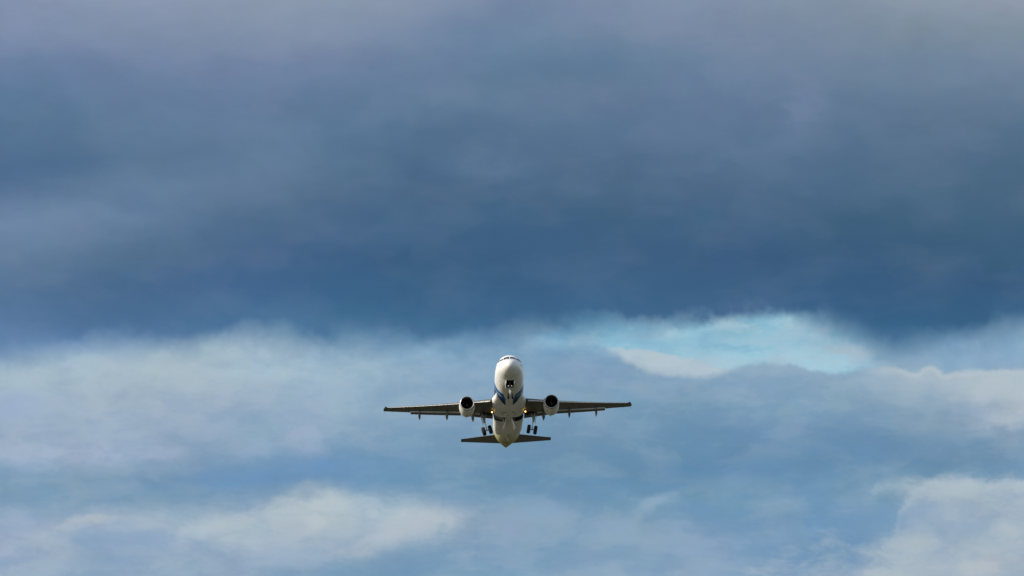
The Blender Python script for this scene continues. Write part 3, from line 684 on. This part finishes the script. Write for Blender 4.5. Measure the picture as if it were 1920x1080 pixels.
    for k_ in range(24):
        a = 2*math.pi*k_/24; rs = []
        for (r_, tw_, ch) in ((.25, 20, .22), (.55, 40, .24), (.85, 58, .26)):
            rad = Vector((math.cos(a), 0, math.sin(a))); tan = Vector((-math.sin(a), 0, math.cos(a)))
            d_ = Vector((0, math.cos(R(tw_)), 0)) + tan * math.sin(R(tw_)); cc_ = Vector((ex, es + 1.16, ez + .04)) + rad * r_
            nn = d_.cross(rad).normalized() * .008
            rs.append([cc_ - d_*ch*.5 + nn, cc_ + d_*ch*.5 + nn, cc_ + d_*ch*.5 - nn, cc_ - d_*ch*.5 - nn])
        loft(bm, rs)
    obj("fan", bm, 'fan', eng)
    bm = bmesh.new(); lathe(bm, (ex, es, ez + .03), [(.72, .01), (.76, .06), (.85, .13), (1.0, .21), (1.15, .26)], 32); obj("spinner", bm, 'spin', eng)
    bm = bmesh.new(); rs = []
    for k_ in range(14):
        a = k_ * .42; d_ = .73 + .022 * k_; r_ = .03 + .0125 * k_
        rs.append(ring((ex + r_*math.cos(a), es + d_, ez + .03 + r_*math.sin(a)), .022, .022, 6))
    loft(bm, rs); obj("spiral_mark", bm, 'mark', eng)
    bm = bmesh.new(); lathe(bm, (ex, es, ez + .06), [(3.7, .42), (4.4, .34), (4.7, .22), (4.95, .09), (5.05, .01)], 32); obj("exhaust_cone", bm, 'hot', eng)
    bm = bmesh.new(); rs = []
    for (s, zt, zb, wd) in ((12.3, -1.2, -1.6, .02), (13.0, -.95, -1.6, .16), (14.2, -.80, -1.6, .22), (15.3, -.86, -1.5, .22), (16.2, -1.0, -1.3, .14), (17.0, -1.08, -1.15, .03)):
        rs.append([Vector((ex + wd*a, s, zb + (zt - zb)*b)) for (a, b) in ((-1, 0), (1, 0), (1, .6), (.6, 1), (-.6, 1), (-1, .6))])
    loft(bm, rs); obj("pylon", bm, 'cowl', eng)
    bm = bmesh.new(); box(bm, (ex + .05, 13.2, ez - 1.06), (.05, .30, .10)); obj("drain_mast", bm, 'dark', eng)
    bm = bmesh.new(); box(bm, (ex - .1, 14.3, ez - .90), (.04, .22, .14)); obj("drain_mast", bm, 'dark', eng)
    bm = bmesh.new(); rs = []
    for (s, r0, r1) in ((11.9, 1.04, 1.05), (12.3, 1.05, 1.30), (12.9, 1.06, 1.38), (13.0, 1.06, 1.08)):
        d_ = Vector((-sg * math.cos(R(42)), 0, math.sin(R(42)))); n_ = Vector((-d_.z, 0, d_.x)) * .02; o_ = Vector((ex, s, ez + .04))
        rs.append([o_ + d_*r0 + n_, o_ + d_*r1 + n_, o_ + d_*r1 - n_, o_ + d_*r0 - n_])
    loft(bm, rs); obj("strake", bm, 'cowl', eng)

    # landing light under the wing root
    bm = bmesh.new(); tube(bm, (sg*2.28, 15.55, -1.82), (sg*2.28, 15.75, -1.80), .12, .10, 20); tube(bm, (sg*2.28, 15.7, -1.8), (sg*2.28, 15.85, -1.3), .04, .05); 
    ll = obj("landing_light", bm, 'rim', plane)
    bm = bmesh.new(); tube(bm, (sg*2.28, 15.50, -1.82), (sg*2.28, 15.545, -1.82), .085, .105, 20); obj("lens", bm, 'lamp', ll)

    # tailplane
    bm = bmesh.new(); rs = []
    for y in (0.2, 1.0, 2.2, 3.6, 5.0, 5.9, 6.15, 6.24):
        f_ = y / 6.24; l_ = 31.15 + .615 * y; t_ = 35.35 + .125 * y; c = (t_ - l_) * (1 if y < 6.2 else .9); zz = .80 + .105 * y
        rs.append([Vector((sg*y, l_ + a*c, zz + b*c*(1 if y < 6.2 else .4))) for (a, b) in airfoil(1.0, 14, .10)])
    loft(bm, rs); tp = obj("tailplane", bm, 'wing', plane)
    bm = bmesh.new(); rs = []
    for y in (5.72, 5.95, 6.17, 6.27):
        l_ = 31.15 + .615 * y - .012; c = (35.35 + .125*y - l_ + .012); zz = .80 + .105*y
        rs.append([Vector((sg*y, l_ + a*c, zz + b*c*(1.12 if y < 6.25 else .4))) for (a, b) in airfoil(1.0, 14, .10)])
    loft(bm, rs); obj("tailplane_tip", bm, 'tip', tp)

    # main undercarriage leg, folding inward
    A = Vector((sg*3.66, 17.15, -1.28)); Wc = Vector((-2.98 if sg < 0 else 3.18, 17.6, -3.72)); up = (A - Wc).normalized()
    axis = Vector((up.z, 0, -up.x)).normalized()
    bm = bmesh.new(); mid = A + (Wc - A) * .58
    tube(bm, A, mid, .135, .12, 16); tube(bm, A + Vector((0, -.35, 0)), A + Vector((0, .35, 0)), .12)
    tube(bm, mid, Wc, .075, .075, 14, mi=1)
    tube(bm, mid + Vector((0, .12, 0)), mid + (Wc - A) * .17 + Vector((0, .34, 0)), .04, .035)      # torque link
    tube(bm, mid + (Wc - A) * .17 + Vector((0, .34, 0)), Wc + Vector((0, .08, .06)), .035, .045)
    tube(bm, Wc - axis * .5, Wc + axis * .5, .075, .075, 14)
    for k_ in (.2, .35, .5): tube(bm, A + (Wc - A)*k_ + Vector((0, -.16, 0)), A + (Wc - A)*(k_ + .06) + Vector((0, -.16, 0)), .17, .15, 12)
    leg = obj("main_gear_leg", bm, 'strut', plane, mats=['strut', 'steel'])
    bm = bmesh.new(); B = Vector((sg*3.12, 17.1, -1.35)); tube(bm, B, B + (mid - B)*.55, .055, .06); tube(bm, B + (mid - B)*.5, mid + Vector((0, 0, .05)), .05, .05)
    tube(bm, B + Vector((-sg*.15, .0, .02)), B + (mid - B)*.5, .03); tube(bm, A + (mid - A)*.35, B + (mid - B)*.55, .03); obj("side_stay", bm, 'strut', leg)
    bm = bmesh.new(); tube(bm, A + Vector((sg*.16, -.14, -.1)), Wc + Vector((sg*.14, -.1, .65)), .018, .018, 6); tube(bm, mid + Vector((-sg*.1, -.1, .2)), Wc + Vector((0, -.12, 0)), .016, .016, 6); obj("brake_hose", bm, 'dark', leg)
    bm = bmesh.new(); q_ = up.to_track_quat('Z', 'Y').to_matrix()
    box(bm, A + (Wc - A)*.34 + Vector((sg*.26, .1, 0)), (.035, .95, 1.45), Matrix.Rotation(math.atan2(up.x, up.z), 3, 'Y'), bev=.012); obj("leg_door", bm, 'track', leg)
    for k_ in (-1, 1):
        bm = bmesh.new(); wc = Wc + axis * .465 * k_
        rotm = axis.to_track_quat('X', 'Z').to_matrix()
        def wl(bm, prof, mi=0):
            rs = []
            for d_, r_ in prof: rs.append([wc + rotm @ Vector((d_, r_*math.cos(2*math.pi*i/36), r_*math.sin(2*math.pi*i/36))) for i in range(36)])
            loft(bm, rs, cap=True, mi=mi)
        wl(bm, [(-.18, .30), (-.22, .40), (-.228, .51), (-.19, .58), (-.11, .604), (0, .608), (.11, .604), (.19, .58), (.228, .51), (.22, .40), (.18, .30)])
        wh = obj("main_wheel", bm, 'tyre', leg)
        bm = bmesh.new(); wl(bm, [(-.175, .08), (-.178, .16), (-.14, .2), (-.172, .27), (-.168, .298), (.168, .298), (.172, .27), (.14, .2), (.178, .16), (.175, .08)]); o_ = obj("hub", bm, 'rim', leg)
    # belly door of the main bay, hinged near the keel and hanging open
    bm = bmesh.new(); rs = []; N = 9
    spread = .50 if sg < 0 else .46
    for s in (16.45, 16.6, 17.1, 17.65, 17.8):
        k_ = 1.0 if 16.5 < s < 17.7 else .93; r = []
        outl = []
        for i in range(N + 1):
            f_ = i / N * k_; x = .32 + spread * f_ ** 1.6; z = -2.33 - 1.50 * f_
            outl.append((x, z))
        th = .10 if sg < 0 else .19
        rs.append([Vector((sg*x, s, z)) for x, z in outl] + [Vector((sg*(x + th), s, z + .01)) for x, z in reversed(outl)])
    loft(bm, rs); dd = obj("main_gear_door", bm, 'door', plane)
    bm = bmesh.new(); tube(bm, (sg*.9, 16.9, -1.7), (sg*.62, 16.9, -3.0), .035); obj("door_actuator", bm, 'steel', dd)

# keel between the bays
# tail fin
bm = bmesh.new(); rs = []
for z, l_, t_ in ((1.5, 29.0, 35.9), (2.3, 30.2, 36.1), (4.0, 31.75, 36.5), (6.0, 33.6, 37.0), (7.7, 35.2, 37.45), (7.9, 35.5, 37.4)):
    c = t_ - l_; rs.append([Vector((b*c*.9, l_ + a*c, z)) for (a, b) in airfoil(1.0, 14, .09)])
loft(bm, rs); obj("tail_fin", bm, 'cowl', plane)

# nose undercarriage, swinging forward
A = Vector((0, 4.95, -1.35)); Wc = Vector((0, 4.45, -3.68))
bm = bmesh.new(); mid = A + (Wc - A)*.55
tube(bm, A, mid, .10, .09, 16); tube(bm, mid, Wc, .055, .055, 12, mi=1)
tube(bm, mid + Vector((0, -.08, -.02)), mid + (Wc - A)*.2 + Vector((0, -.28, 0)), .035); tube(bm, mid + (Wc - A)*.2 + Vector((0, -.28, 0)), Wc + Vector((0, -.05, .1)), .035)
tube(bm, Wc - Vector((.3, 0, 0)), Wc + Vector((.3, 0, 0)), .055)
tube(bm, mid + Vector((-.2, 0, .1)), mid + Vector((.2, 0, .1)), .06)
nl = obj("nose_gear_leg", bm, 'strut', plane, mats=['strut', 'steel'])
bm = bmesh.new(); tube(bm, (0, 3.6, -1.3), A + (Wc - A)*.42, .04); obj("drag_stay", bm, 'dark', nl)
for k_ in (-1, 1):
    bm = bmesh.new(); rs = []
    for d_, r_ in [(-.10, .2), (-.135, .29), (-.12, .355), (-.06, .38), (0, .384), (.06, .38), (.12, .355), (.135, .29), (.10, .2)]:
        rs.append(ring((k_*.28 + d_, Wc.y, Wc.z), r_, r_, 32, 'X'))
    loft(bm, rs); obj("nose_wheel", bm, 'tyre', nl)
    bm = bmesh.new(); loft(bm, [ring((k_*.28 + d_, Wc.y, Wc.z), r_, r_, 24, 'X') for d_, r_ in [(-.095, .06), (-.09, .198), (.09, .198), (.095, .06)]]); obj("hub", bm, 'rim', nl)
    bm = bmesh.new(); c_ = Vector((k_*.23, 4.68, -2.10)); tube(bm, c_, c_ + Vector((0, .12, 0)), .08, .06, 18); tube(bm, c_ + Vector((0, .1, 0)), Vector((0, 4.8, -2.06)), .03); obj("taxi_light_housing", bm, 'rim', nl)
    bm = bmesh.new(); tube(bm, c_ + Vector((0, -.03, 0)), c_ + Vector((0, -.004, 0)), .045, .06, 18); obj("taxi_light", bm, 'taxi', nl)
    # bay doors hanging open along both sides
    bm = bmesh.new(); x0 = k_*.50; rs = []
    for s in (3.1, 3.3, 4.0, 4.7, 4.95):
        zb = fus(s)[0] - fus(s)[1] + .06; h_ = .52 if 3.2 < s < 4.9 else .46
        rs.append([Vector((x0 + k_*(.01 + a), s, zb - b*h_)) for (a, b) in ((0, 0), (.01, .5), (.03, 1), (.11, 1), (.12, .5), (.09, 0))])
    loft(bm, rs); obj("nose_gear_door", bm, 'door', plane)
bm = bmesh.new(); box(bm, (0, 5.30, -2.5), (.26, .03, .6), Matrix.Rotation(R(8), 3, 'X'), bev=.01); obj("nose_leg_door", bm, 'door', nl)
